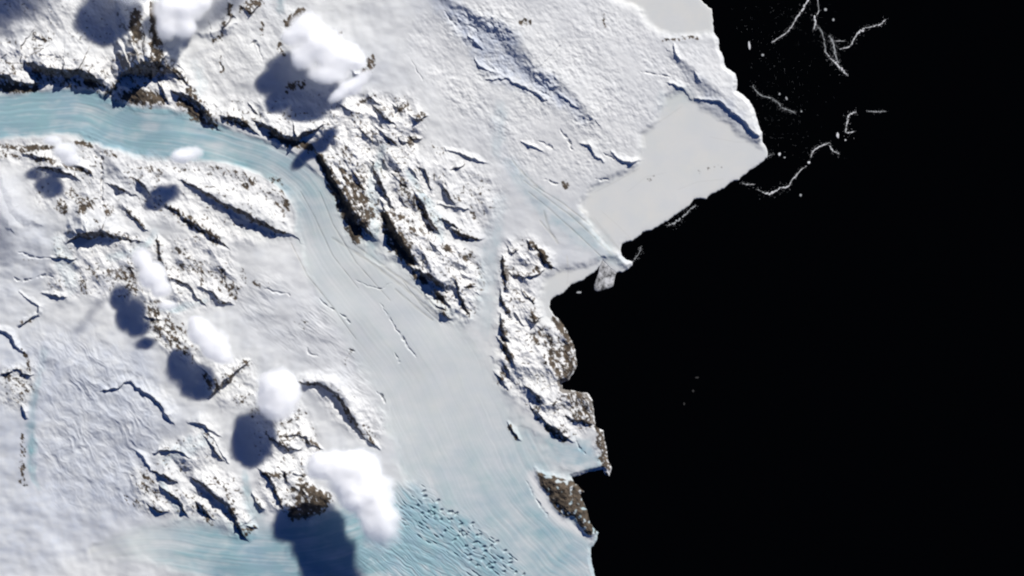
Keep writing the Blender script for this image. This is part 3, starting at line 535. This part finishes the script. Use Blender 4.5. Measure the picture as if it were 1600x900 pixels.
# moraine bands carried down the trunk glacier
for pts in ([(520,372,2.5),(548,390,3),(575,406,3),(602,427,3),(640,456,3),(684,492,2.5)], [(560,386,2),(600,416,2.5),(650,452,2.5),(700,496,2)], [(618,452,2),(650,480,2.5),(676,500,2)],
            [(905,325,1.6),(935,352,2),(968,390,1.6)], [(888,330,1.6),(920,362,2),(956,398,1.6)], [(850,330,2),(858,360,3),(872,380,2)], [(844,345,2),(866,372,2)], [(818,282,1.2),(850,306,1.6),(890,336,1.6),(930,372,1.4)], [(826,300,1.2),(860,328,1.6),(900,364,1.6),(940,402,1.2)], [(834,290,1),(880,318,1.5),(920,350,1.5)], [(800,250,1.5),(822,276,2),(850,300,1.5)], [(470,300,1),(492,340,1.5),(520,400,1.5),(560,450,1)], [(500,300,1),(520,350,1.5),(556,410,1.5),(610,470,1)], [(455,380,1),(480,430,1.5),(520,480,1.5),(556,530,1)], [(640,430,1),(670,470,1.6),(700,500,1)], [(630,440,1),(656,474,1.6),(690,506,1)], [(1066,166,0.9),(1040,184,1.3),(1002,208,0.9)], [(1110,214,0.6),(1150,222,0.8),(1186,222,0.6)], [(1060,296,0.6),(1090,284,0.8),(1130,280,0.6)], [(980,300,0.6),(1010,276,0.8),(1040,270,0.5)], [(940,330,0.6),(965,352,0.8),(985,372,0.6)], [(920,350,0.8),(948,380,1.1),(966,402,0.8)], [(928,340,0.8),(958,376,1.0),(976,398,0.6)], [(1000,262,1),(960,285,1.4),(930,300,1)], [(886,400,1.2),(888,420,1.5),(886,444,1)]):
    (js, is_), d, arc, side, (r,), tu, tv = path_field(pts, 10)
    k = np.clip(1.2 - d / r, 0, 1) * (0.65 + 0.5 * perlin(arc / 14, side / 3, 160))
    grey[js, is_] = np.clip(np.maximum(grey[js, is_], 1.6 * k), 0, 1); rock[js, is_] = np.maximum(rock[js, is_], (0.30 if pts[0][0] < 700 else 0.28 if pts[0][0] < 880 else 0.17) * np.clip(k, 0, 1)); Z[js, is_] -= (0.5 if pts[0][0] < 700 else 0.4 if pts[0][0] < 880 else 0.0) * np.clip(k, 0, 1) * (sd[js, is_] > 3)

gu = np.gradient(Z, axis=1) / np.maximum(np.gradient(U, axis=1), 1e-3); gv = np.gradient(Z, axis=0) / np.maximum(np.gradient(V, axis=0), 1e-3)

# ------------------------------------------------------------------ materials
def new_mat(name):
    m = bpy.data.materials.new(name); m.use_nodes = True
    nt = m.node_tree; nt.nodes.clear()
    out = nt.nodes.new('ShaderNodeOutputMaterial')
    return m, nt, out
def mixc(nt, fac, a, b, blend='MIX'):
    n = nt.nodes.new('ShaderNodeMix'); n.data_type = 'RGBA'; n.blend_type = blend; n.clamp_factor = True
    for idx, x in ((0, fac), (6, a), (7, b)):
        if hasattr(x, 'is_output'): nt.links.new(x, n.inputs[idx])
        else: n.inputs[idx].default_value = x if idx == 0 else (*x, 1)
    return n.outputs[2]
def noise_tex(nt, scale, detail=3, rough=0.55, vec=None):
    n = nt.nodes.new('ShaderNodeTexNoise'); n.inputs['Scale'].default_value = scale; n.inputs['Detail'].default_value = detail; n.inputs['Roughness'].default_value = rough
    if vec: nt.links.new(vec, n.inputs['Vector'])
    return n.outputs['Fac']
def ramp(nt, fac, lo, hi, a=0.0, b=1.0):
    n = nt.nodes.new('ShaderNodeMapRange'); n.inputs[1].default_value = lo; n.inputs[2].default_value = hi; n.inputs[3].default_value = a; n.inputs[4].default_value = b
    nt.links.new(fac, n.inputs[0]); return n.outputs[0]

def ground_material():
    m, nt, out = new_mat('snow_ice_and_rock')
    bs = nt.nodes.new('ShaderNodeBsdfPrincipled')
    co = nt.nodes.new('ShaderNodeTexCoord').outputs['Object']
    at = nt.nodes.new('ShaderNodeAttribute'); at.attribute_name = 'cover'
    snow_tonev = at.outputs['Alpha']
    sp = nt.nodes.new('ShaderNodeSeparateColor'); nt.links.new(at.outputs['Color'], sp.inputs[0])
    rockm, icem, greym = sp.outputs[0], sp.outputs[1], sp.outputs[2]
    big = noise_tex(nt, 1 / (220 * S), 3, 0.5, co)
    fine = noise_tex(nt, 1 / (9 * S), 4, 0.6, co)
    mid = noise_tex(nt, 1 / (40 * S), 4, 0.6, co)
    snow = mixc(nt, ramp(nt, big, 0.35, 0.65), (0.548, 0.558, 0.562), (0.588, 0.592, 0.574))
    snow = mixc(nt, ramp(nt, snow_tonev, 0.5, 0.0), snow, (0.40, 0.445, 0.535))  # old-snow blue, with the half-shade of the scarps put into the colour
    snow = mixc(nt, ramp(nt, snow_tonev, 0.5, 1.0), snow, (0.73, 0.72, 0.695))
    snow = mixc(nt, ramp(nt, fine, 0.3, 0.7, 0.0, 0.35), snow, (0.505, 0.512, 0.52))
    grey = mixc(nt, ramp(nt, mid, 0.3, 0.7), (0.592, 0.584, 0.545), (0.540, 0.553, 0.538))
    c = mixc(nt, greym, snow, grey)
    ice = mixc(nt, ramp(nt, mid, 0.3, 0.7), (0.235, 0.378, 0.402), (0.245, 0.352, 0.408))
    c = mixc(nt, icem, c, ice)
    rk = mixc(nt, ramp(nt, fine, 0.3, 0.7), (0.026, 0.022, 0.018), (0.130, 0.101, 0.073))
    c = mixc(nt, rockm, c, rk)
    nt.links.new(c, bs.inputs['Base Color'])
    bs.inputs['Roughness'].default_value = 0.85
    bs.inputs['Specular IOR Level'].default_value = 0.1
    nt.links.new(bs.outputs[0], out.inputs[0])
    return m
MG = ground_material()

def sea_material():
    m, nt, out = new_mat('dark_open_sea')
    bs = nt.nodes.new('ShaderNodeBsdfPrincipled')
    bs.inputs['Base Color'].default_value = (0.0006, 0.0007, 0.0008, 1)
    bs.inputs['Roughness'].default_value = 0.12
    bs.inputs['IOR'].default_value = 1.33
    bs.inputs['Specular IOR Level'].default_value = 0.12
    nt.links.new(bs.outputs[0], out.inputs[0])
    return m
def floe_material(name, col):
    m, nt, out = new_mat(name)
    bs = nt.nodes.new('ShaderNodeBsdfPrincipled')
    co = nt.nodes.new('ShaderNodeTexCoord').outputs['Object']
    n = noise_tex(nt, 1 / (4 * S), 4, 0.6, co)
    nt.links.new(mixc(nt, ramp(nt, n, 0.3, 0.7), col, tuple(x * 0.75 for x in col)), bs.inputs['Base Color'])
    bs.inputs['Roughness'].default_value = 0.8
    nt.links.new(bs.outputs[0], out.inputs[0])
    return m
M_SEA = sea_material()
M_FLOE = floe_material('white_floe_ice', (0.66, 0.66, 0.66))
M_DIM = floe_material('rotten_dark_ice', (0.016, 0.015, 0.014))
M_BRASH = floe_material('grey_brash_ice', (0.36, 0.37, 0.37))

# ------------------------------------------------------------------ the setting
def flat_sheet(name, size, z, mat):
    me = bpy.data.meshes.new(name)
    me.from_pydata([(-size, -size, z), (size, -size, z), (size, size, z), (-size, size, z)], [], [(0, 1, 2, 3)])
    me.materials.append(mat); o = bpy.data.objects.new(name, me); COL.objects.link(o); return o
tag(flat_sheet('sea', 3.0e6, 0.0, M_SEA), 'black open sea filling the right side', 'sea', kind='structure')

fu = 0.5 * (AU[1:] + AU[:-1]); fv = 0.5 * (AV[1:] + AV[:-1])
reg = np.zeros((NV - 1, NU - 1), np.int16)
REGIONS = [('snowfield', 'broad white snowfield surrounding the mountains and glaciers', 'snow')]
main_mask = np.zeros(U.shape)
for nm in ('main', 'low'):
    (js, is_), d, arc, side, (hw, bl), tu, tv = path_field(GLACIERS[nm], 200)
    main_mask[js, is_] = np.maximum(main_mask[js, is_], (d < hw * 0.98))
REGIONS.append(('glacier', 'long blue ice glacier curving from the left edge down to the sea', 'glacier'))
reg[main_mask[:-1, :-1] > 0.5] = 1
MOUNTAINS = [
 ((0,), 'snowy mountain wall with black cliffs above the left end of the blue glacier'),
 ((1, 3), 'snow covered mountains along the top edge left of centre'),
 ((2,), 'dark shaded mountain shoulder at the outer bend of the blue glacier'),
 ((4,), 'speckled mountain block inside the bend, just below the blue glacier'),
 ((5,), 'brown speckled snowy mountains at the left, under two small clouds'),
 ((6,), 'jagged rocky ridges with long black cliffs in the middle of the land'),
 ((7,), 'white dappled mountain slopes right of the black cliffs'),
 ((8, 9), 'rocky coastal ridge with dark western cliffs beside the black sea'),
 ((10,), 'striped snow and rock ridges reaching the lower blue glacier'),
 ((11,), 'rocky spur ending in dark brown rock beside the largest cloud'),
 ((12,), 'small rocky slope between two round clouds'),
 ((13,), 'slim dark ridge right of the round white cloud'),
 ((14,), 'small patch of speckled rocky hills at the far left edge'),
]
for idx, label in MOUNTAINS:
    REGIONS.append(('mountain', label, 'mountain'))
    for q in idx: reg[inside(RUGGED[q][2], fu, fv)] = len(REGIONS) - 1
for poly, label in ((FAST_ICE_A, 'flat pale sea ice at the top beside the coast'), (FAST_ICE_B, 'large flat pale sea ice sheet with a pointed corner in the sea'), (FAST_ICE_C, 'small flat bay of sea ice beside the rocky coast')):
    REGIONS.append(('sea_ice', label, 'sea ice')); reg[inside(poly, fu, fv)] = len(REGIONS) - 1
REGIONS.append(('headland', 'dark brown rock headland at the lower coast', 'headland')); reg[inside(HEADLAND, fu, fv)] = len(REGIONS) - 1

keep = np.maximum.reduce([sd[:-1, :-1], sd[1:, :-1], sd[:-1, 1:], sd[1:, 1:]]) > -2.0
X3 = np.stack([(U - 800) * S, (450 - V) * S, Z * S], -1).reshape(-1, 3).astype(np.float32)
cover = np.stack([np.clip(rock, 0, 1), np.clip(icy, 0, 1), np.clip(grey, 0, 1), np.clip(snow_tone, 0, 1)], -1).reshape(-1, 4).astype(np.float32)
idg = np.arange(NU * NV).reshape(NV, NU)
# one set of vertex normals for the whole relief, so that the pieces meet without a visible seam
nrm = np.stack([-gu, gv, np.ones_like(gu)], -1); nrm /= np.linalg.norm(nrm, axis=-1, keepdims=True); nrm = nrm.reshape(-1, 3).astype(np.float32)
def build_region(k, name, label, cat):
    m = keep & (reg == k)
    if not m.any(): return
    q = np.stack([idg[:-1, :-1][m], idg[1:, :-1][m], idg[1:, 1:][m], idg[:-1, 1:][m]], -1)
    vs, inv = np.unique(q, return_inverse=True)
    inv = inv.reshape(-1).astype(np.int32)
    me = bpy.data.meshes.new(name)
    me.vertices.add(len(vs)); me.vertices.foreach_set('co', X3[vs].ravel())
    nf = len(q)
    me.loops.add(nf * 4); me.loops.foreach_set('vertex_index', inv)
    me.polygons.add(nf); me.polygons.foreach_set('loop_start', np.arange(0, nf * 4, 4, dtype=np.int32))
    me.polygons.foreach_set('use_smooth', np.ones(nf, bool))
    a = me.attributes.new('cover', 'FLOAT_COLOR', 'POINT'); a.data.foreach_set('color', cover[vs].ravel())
    me.update(calc_edges=True)
    me.normals_split_custom_set_from_vertices(nrm[vs].tolist())
    me.materials.append(MG)
    o = bpy.data.objects.new(name, me); COL.objects.link(o)
    tag(o, label, cat, kind='structure')
for k, (nm, lb, ct) in enumerate(REGIONS): build_region(k, nm, lb, ct)

# ------------------------------------------------------------------ clouds
def cloud_material(name, dens, edge):
    m, nt, out = new_mat(name)
    co = nt.nodes.new('ShaderNodeTexCoord').outputs['Object']
    ln = nt.nodes.new('ShaderNodeVectorMath'); ln.operation = 'LENGTH'; nt.links.new(co, ln.inputs[0])
    geo = nt.nodes.new('ShaderNodeNewGeometry').outputs['Position']
    n1 = noise_tex(nt, 1 / (20 * S), 5, 0.62, geo)
    ad = nt.nodes.new('ShaderNodeMath'); ad.operation = 'MULTIPLY_ADD'; nt.links.new(n1, ad.inputs[0]); ad.inputs[1].default_value = 0.62; ad.inputs[2].default_value = -0.31
    sm = nt.nodes.new('ShaderNodeMath'); sm.operation = 'ADD'; nt.links.new(ln.outputs['Value'], sm.inputs[0]); nt.links.new(ad.outputs[0], sm.inputs[1])
    mr = nt.nodes.new('ShaderNodeMapRange'); mr.interpolation_type = 'SMOOTHSTEP'
    mr.inputs[1].default_value = edge; mr.inputs[2].default_value = 0.88; mr.inputs[3].default_value = dens; mr.inputs[4].default_value = 0.0
    nt.links.new(sm.outputs[0], mr.inputs[0])
    vol = nt.nodes.new('ShaderNodeVolumeScatter')
    vol.inputs['Color'].default_value = (1, 1, 1, 1); vol.inputs['Anisotropy'].default_value = 0.0
    nt.links.new(mr.outputs[0], vol.inputs['Density'])
    nt.links.new(vol.outputs[0], out.inputs['Volume'])
    return m
M_CLOUD = cloud_material('dense_cloud', 0.018, 0.08)
M_VEIL = cloud_material('thin_cloud', 0.0026, 0.0)
M_WISP = cloud_material('faint_cloud', 0.0011, 0.0)

def puff_mesh():
    me = bpy.data.meshes.new('puff'); bm = bmesh.new()
    bmesh.ops.create_icosphere(bm, subdivisions=4, radius=1.0)
    bm.to_mesh(me); bm.free()
    for p in me.polygons: p.use_smooth = True
    return me
PUFF = {}
for key, mt in (('d', M_CLOUD), ('t', M_VEIL), ('w', M_WISP)):
    PUFF[key] = puff_mesh(); PUFF[key].materials.append(mt)
CLOUDS = [   # label, height above the sea, kind, puffs (u, v, ru, rv, turn)
 ('round white cloud, bright and compact, in the lower left middle', 78, 'd', [(436,606,35,33,0),(438,632,31,27,0),(426,622,26,32,0),(448,612,24,34,0)]),
 ('oval white cloud beside brown rocks, next up from the round one', 66, 'd', [(316,518,24,23,0),(338,541,27,26,0),(308,504,16,13,0),(352,558,17,14,0)]),
 ('largest white cloud at the bottom, trailing a faint veil over blue ice', 92, 'd', [(522,724,40,26,10),(552,742,46,38,0),(578,772,42,42,0),(592,808,34,38,0),(504,728,28,24,0),(566,728,36,28,0),(560,770,36,34,0)]),
 ('slim upright white cloud left of centre above a dark double shadow', 66, 'd', [(224,404,17,20,0),(240,430,25,24,0),(254,452,18,16,0),(262,477,19,10,0)]),
 ('big ragged white cloud near the top, with a large navy shadow', 76, 'd', [(482,46,30,28,0),(500,68,40,32,0),(530,90,40,30,0),(556,92,20,20,0),(474,90,22,22,0),(514,116,34,18,0),(462,58,22,18,0)]),
 ('narrow tilted white cloud just below the big ragged one', 100, 'd', [(530,150,22,10,35),(546,138,24,13,30),(564,126,26,11,40),(552,142,16,9,0)]),
 ('white cloud cut by the top edge, left of the ragged one', 70, 'd', [(268,14,30,34,0),(292,8,34,32,0),(262,44,20,22,0),(290,44,22,20,0),(312,4,24,18,0)]),
 ('small white cloud over the lower bank of the blue glacier', 76, 'd', [(294,242,28,14,8),(284,246,16,11,0)]),
 ('small faint white cloud at the left below the glacier', 60, 'd', [(84,220,18,9,0),(104,236,22,15,0),(112,250,18,12,0)]),
 ('faint cloud veil trailing below the largest cloud', 84, 't', [(596,832,36,36,0),(606,812,30,34,0)]),
 ('barely visible wisp of cloud over the brown speckled mountains', 70, 'w', [(166,446,34,13,50),(190,414,30,12,50)]),
 ('wide faint haze of cloud at the left edge below the glacier', 60, 'w', [(8,300,44,46,0),(30,330,36,30,0),(-30,320,50,50,0)]),
 ('thin cloud above the top edge, right of the others', 76, 't', [(392,-60,54,26,35),(352,-28,34,18,30)]),
 ('thin cloud above the top left corner', 70, 't', [(70,-62,60,44,0),(40,-50,40,30,0)]),
 ('cloud just above the top edge', 76, 'd', [(190,-34,36,40,0),(222,-36,36,36,0),(206,-20,40,30,0)]),
]
def build_cloud(label, alt, key, puffs):
    cu = sum(p[0] for p in puffs) / len(puffs); cv = sum(p[1] for p in puffs) / len(puffs)
    root = bpy.data.objects.new('cloud', None); root.location = W(cu, cv, alt); root.empty_display_size = 1000; COL.objects.link(root)
    tag(root, label, 'cloud', 'clouds over the mountains')
    for i, (u, v, ru, rv, turn) in enumerate(puffs):
        o = bpy.data.objects.new('puff', PUFF[key]); COL.objects.link(o); o.parent = root
        o.location = ((u - cu) * S, (cv - v) * S, (random.Random(i + int(u)).uniform(-1, 2)) * S)
        o.scale = (ru * 1.26 * S, rv * 1.26 * S, (min(ru, rv) * 0.52 + 4) * S); o.rotation_euler.z = math.radians(turn)
for c in CLOUDS: build_cloud(*c)

# ------------------------------------------------------------------ drifting sea ice
def ribbon(name, pts, mat, seed, bits=0, thick=0.5):
    """a drifting strip of ice: irregular outline, real thickness, loose bits around it"""
    rnd = random.Random(seed); bm = bmesh.new()
    def slab(poly, t):
        lo = [bm.verts.new(((x - ou) * S, (ov - y) * S, -0.2 * S)) for x, y in poly]
        hi = [bm.verts.new(((x - ou) * S, (ov - y) * S, t * S)) for x, y in poly]
        bm.faces.new(hi); n = len(poly)
        for k in range(n): bm.faces.new((lo[k], lo[(k + 1) % n], hi[(k + 1) % n], hi[k]))
    P = smooth(pts, 4); ou, ov = P[len(P) // 2][:2]
    n = len(P)
    for k in range(n - 1):                       # a chain of broken plates
        a, b = P[k], P[k + 1]; ln = math.hypot(b[0] - a[0], b[1] - a[1]); m = max(1, int(ln / 1.3))
        for j in range(m):
            t = (j + 0.5) / m; w = (a[2] + (b[2] - a[2]) * t)
            if rnd.random() < 0.07: continue
            x = a[0] + (b[0] - a[0]) * t + rnd.gauss(0, 0.16 * w); y = a[1] + (b[1] - a[1]) * t + rnd.gauss(0, 0.16 * w)
            ang = math.atan2(b[1] - a[1], b[0] - a[0]) + rnd.gauss(0, 0.22); rl = rnd.uniform(1.0, 2.2); rw = 0.34 * w * rnd.uniform(0.3, 1.1)
            poly = []
            for q in range(7):
                th = q * 0.8976; kx = rl * rnd.uniform(.7, 1.2) * math.cos(th); ky = rw * rnd.uniform(.7, 1.2) * math.sin(th)
                poly.append((x + kx * math.cos(ang) - ky * math.sin(ang), y + kx * math.sin(ang) + ky * math.cos(ang)))
            slab(poly, thick * rnd.uniform(0.7, 1.2))
    for _ in range(bits * 4):
        x, y, w = P[rnd.randrange(n)]
        x += rnd.gauss(0, w * 0.9 + 0.5); y += rnd.gauss(0, w * 0.9 + 0.5); r = rnd.uniform(0.12, 0.4)
        slab([(x + r * rnd.uniform(.6, 1.2) * math.cos(q * 1.047), y + r * rnd.uniform(.6, 1.2) * math.sin(q * 1.047)) for q in range(6)], thick * 0.6)
    bmesh.ops.recalc_face_normals(bm, faces=bm.faces)
    me = bpy.data.meshes.new(name); bm.to_mesh(me); bm.free(); me.materials.append(mat)
    o = bpy.data.objects.new(name, None); o.location = W(ou, ov, 0); o.empty_display_size = 500; COL.objects.link(o)
    p = bpy.data.objects.new('ice_plates', me); COL.objects.link(p); p.parent = o; p['kind'] = 'stuff'; return o
G1 = 'strips of drift ice on the black sea'; G2 = 'loose floes on the black sea'
STRIPS = [
 ('long white drift ice strip slanting down left from the top edge', M_FLOE, 26, [(1266,-6,3),(1258,8,4),(1252,18,4),(1246,25,3.4),(1240,37,3),(1232,48,2.4),(1222,56,2),(1206,66,1.6)]),
 ('short upright white drift ice strip under the top edge', M_FLOE, 20, [(1277,-4,1.2),(1279,18,1.5),(1273,26,4),(1274,36,3.4),(1272,47,1.6)]),
 ('thin grey drift ice thread linking the upright strip to the white wedge', M_BRASH, 24, [(1275,38,1.2),(1284,50,1.8),(1287,62,2.2),(1290,78,2.2)]),
 ('white wedge shaped drift ice strip pointing to the lower right', M_FLOE, 22, [(1289,80,1.5),(1298,91,2.8),(1308,101,4.5),(1316,109,4.2),(1324,118,1.2)]),
 ('faint grey drift ice patch beside the white wedge', M_BRASH, 60, [(1296,56,1.5),(1302,66,3),(1304,80,3),(1310,98,2)]),
 ('thin level white drift ice sliver above the bright bent strip', M_FLOE, 4, [(1298,64.5,1),(1308,64,1.8),(1319,64,0.8)]),
 ('bright bent drift ice strip ending farthest to the upper right', M_FLOE, 22, [(1312,77,1.6),(1328,72,2.6),(1335,60,3),(1342,50,3.6),(1348,46,5),(1357,43,2),(1368,40,2),(1377,37,3),(1384,30,3)]),
 ('faint grey drift ice thread nearest the upper coast', M_BRASH, 70, [(1176,134,1),(1187,148,2),(1204,153,1.8),(1215,160,2),(1222,168,2.4),(1232,172,2),(1242,176,1.2)]),
 ('level pale drift ice sliver farthest right of all', M_BRASH, 6, [(1354,173.5,0.8),(1370,174.5,3.4),(1385,174,0.8)]),
 ('forked white drift ice strip below the level sliver', M_FLOE, 22, [(1338,175,2.4),(1327,180,4),(1324,190,3),(1322,200,2),(1322,207,3.2),(1333,206,2.6)]),
 ('small hooked white drift ice strip right of the curved strip', M_FLOE, 10, [(1296,227,1.2),(1302,236,3.2),(1312,240,1.4)]),
 ('long curved white drift ice strip, upper arc', M_FLOE, 16, [(1296,223,1),(1285,227,2),(1275,232,2.4),(1270,237,2.6),(1267,245,1.4)]),
 ('long curved white drift ice strip near the pointed corner of the sea ice', M_FLOE, 26, [(1260,259,1.2),(1252,265,1.6),(1244,274,2),(1237,282,2.4),(1232,291,3),(1226,293,3.4),(1218,294,3.2),(1210,300,3.6),(1200,302.5,4.6),(1193,301,4),(1184,296,1.2)]),
 ('short white drift ice sliver under the edge of the flat sea ice', M_FLOE, 8, [(1158,285,0.8),(1166,288,2.2),(1179,288,0.8)]),
 ('pale broken ice sliver along the lower edge of the flat sea ice', M_BRASH, 20, [(1042,353,2),(1056,347,5),(1068,338,4),(1078,328,3.2),(1087,321,1.5)]),
 ('small grey ice sliver off the pointed corner', M_BRASH, 10, [(1199,244,1.5),(1208,241,1.6)]),
 ('faint grey curl of ice round the small round bay', M_BRASH, 26, [(985,412,1.5),(994,402,2),(1000,392,2),(1001,386,1)]),
]
for i, (lb, mt, bits, pts) in enumerate(STRIPS):
    tag(ribbon('drift_ice_strip', pts, mt, 30 + i, bits), lb, 'drift ice', G1)
FLOES = [
 ('bright upright white floe standing alone nearest the upper coast', M_FLOE, 1171, 71, 2.6, 8.5, 8), ('small grey floe below the bright upright one', M_BRASH, 1192, 86, 3, 2.6, 0),
 ('upper of two small grey floes right of the upright strip', M_BRASH, 1290, 15, 3, 3, 0), ('lower of two small grey floes right of the upright strip', M_BRASH, 1302, 31, 2.4, 3.4, 0),
 ('bright upright white floe left of the forked strip', M_FLOE, 1309, 211, 3, 6, 8), ('tiny white floe below the forked strip', M_FLOE, 1321, 219, 1.8, 1.8, 0),
 ('round white floe midway along the curved strip', M_FLOE, 1264, 254, 3, 3, 0), ('lone grey floe below the curved strip', M_BRASH, 1251, 305, 2.6, 2.6, 0),
 ('small white floe off the pointed corner of the sea ice', M_FLOE, 1218, 241, 2.8, 4, 0), ('tiny grey floe farthest off the pointed corner', M_BRASH, 1226, 246, 2.4, 1.6, 0),
 ('small pale floe in the dark bay beside the mottled ice tongue', M_BRASH, 905, 457, 6, 2.2, 0), ('faint grey floe above the end of the grey thread', M_BRASH, 1229, 154, 2.2, 3.6, 20),
 ('faint grey floe over the bend of the grey thread', M_BRASH, 1218, 147, 2, 2.6, 0), ('tiny grey floe past the end of the grey thread', M_BRASH, 1252, 174, 1.6, 2, 0),
 ('dim floe far out in the black sea, uppermost of three', M_DIM, 1089, 590, 4, 2, 0), ('dim floe far out in the black sea, middle of three', M_DIM, 1083, 611, 2.6, 2.6, 0), ('dim floe far out in the black sea, lowest of three', M_DIM, 1069, 631, 2, 3, 0),
]
for i, (lb, mt, u, v, ru, rv, turn) in enumerate(FLOES):
    rnd = random.Random(90 + i); n = 11; bm = bmesh.new(); t = math.radians(turn)
    ring = []
    for q in range(n):
        a = 2 * math.pi * q / n; k = rnd.uniform(0.75, 1.15); x = 0.75 * ru * k * math.cos(a); y = 0.8 * rv * k * math.sin(a)
        ring.append((x * math.cos(t) - y * math.sin(t), x * math.sin(t) + y * math.cos(t)))
    lo = [bm.verts.new((x * S, y * S, -0.3 * S)) for x, y in ring]; hi = [bm.verts.new((x * .92 * S, y * .92 * S, 0.7 * S)) for x, y in ring]
    bm.faces.new(hi)
    for q in range(n): bm.faces.new((lo[q], lo[(q + 1) % n], hi[(q + 1) % n], hi[q]))
    me = bpy.data.meshes.new('ice_floe'); bm.to_mesh(me); bm.free(); me.materials.append(mt)
    o = bpy.data.objects.new('ice_floe', me); o.location = W(u, v); COL.objects.link(o); tag(o, lb, 'ice floe', G2)
# mottled grey ice tongue in the dark bay
pts = smooth([(940,404),(949,408),(957,417),(963,424),(960,438),(957,448),(946,452),(935,455),(929,452),(929,442),(934,430),(936,418),(940,404)], 6)[:-1]
me = bpy.data.meshes.new('ice_tongue'); bm = bmesh.new()
cx, cy = 946, 433
def ring_at(k, z):
    out = []
    for q, (x, y) in enumerate(pts):
        kk = k * (1 + (0.05 * float(perlin(np.array([x / 4.0]), np.array([y / 4.0]), 200)[0]) if k > 0.9 else 0)); zz = z + 0.25 * float(perlin(np.array([x * k / 3.0]), np.array([y * k / 3.0]), 201)[0])
        out.append(bm.verts.new(((x - cx) * kk * S, -(y - cy) * kk * S, zz * S)))
    return out
rings = [ring_at(1.0, -0.4), ring_at(0.97, 0.4), ring_at(0.8, 0.7), ring_at(0.55, 0.8), ring_at(0.3, 0.8)]
for a, b in zip(rings[:-1], rings[1:]):
    for q in range(len(pts)): bm.faces.new((a[q], b[q], b[(q + 1) % len(pts)], a[(q + 1) % len(pts)]))
bm.faces.new(rings[-1]); bmesh.ops.recalc_face_normals(bm, faces=bm.faces)
for f in bm.faces: f.smooth = True
bm.to_mesh(me); bm.free()
def mottled():
    m, nt, out = new_mat('mottled_young_ice'); bs = nt.nodes.new('ShaderNodeBsdfPrincipled')
    co = nt.nodes.new('ShaderNodeTexCoord').outputs['Object']
    n = noise_tex(nt, 1 / (14 * S), 5, 0.7, co)
    nt.links.new(mixc(nt, ramp(nt, n, 0.38, 0.60), (0.03, 0.03, 0.03), (0.55, 0.55, 0.55)), bs.inputs['Base Color'])
    bs.inputs['Roughness'].default_value = 0.8; nt.links.new(bs.outputs[0], out.inputs[0]); return m
me.materials.append(mottled())
o = bpy.data.objects.new('ice_tongue', me); o.location = W(cx, cy); COL.objects.link(o)
tag(o, 'mottled grey ice tongue hanging off the edge of the flat sea ice', 'ice')
# thin scatter of brash on the upper sea, far too fine to count
rnd = random.Random(3); vs = []; fs = []
for _ in range(420):
    u = rnd.gauss(1215, 45); v = rnd.uniform(5, 250)
    if u < 1140 + 0.25 * v or u > 1330: continue
    r = rnd.uniform(0.08, 0.3); b = len(vs)
    for q in range(5): vs.append(W(u + r * rnd.uniform(.6, 1.3) * math.cos(q * 1.2566), v + r * rnd.uniform(.6, 1.3) * math.sin(q * 1.2566), 0.2))
    fs.append(tuple(range(b, b + 5))[::-1])
me = bpy.data.meshes.new('brash_ice'); me.from_pydata(vs, [], fs); me.materials.append(M_BRASH)
o = bpy.data.objects.new('brash_ice', me); COL.objects.link(o); tag(o, 'faint scatter of tiny ice bits off the upper coast', 'brash ice', kind='stuff')
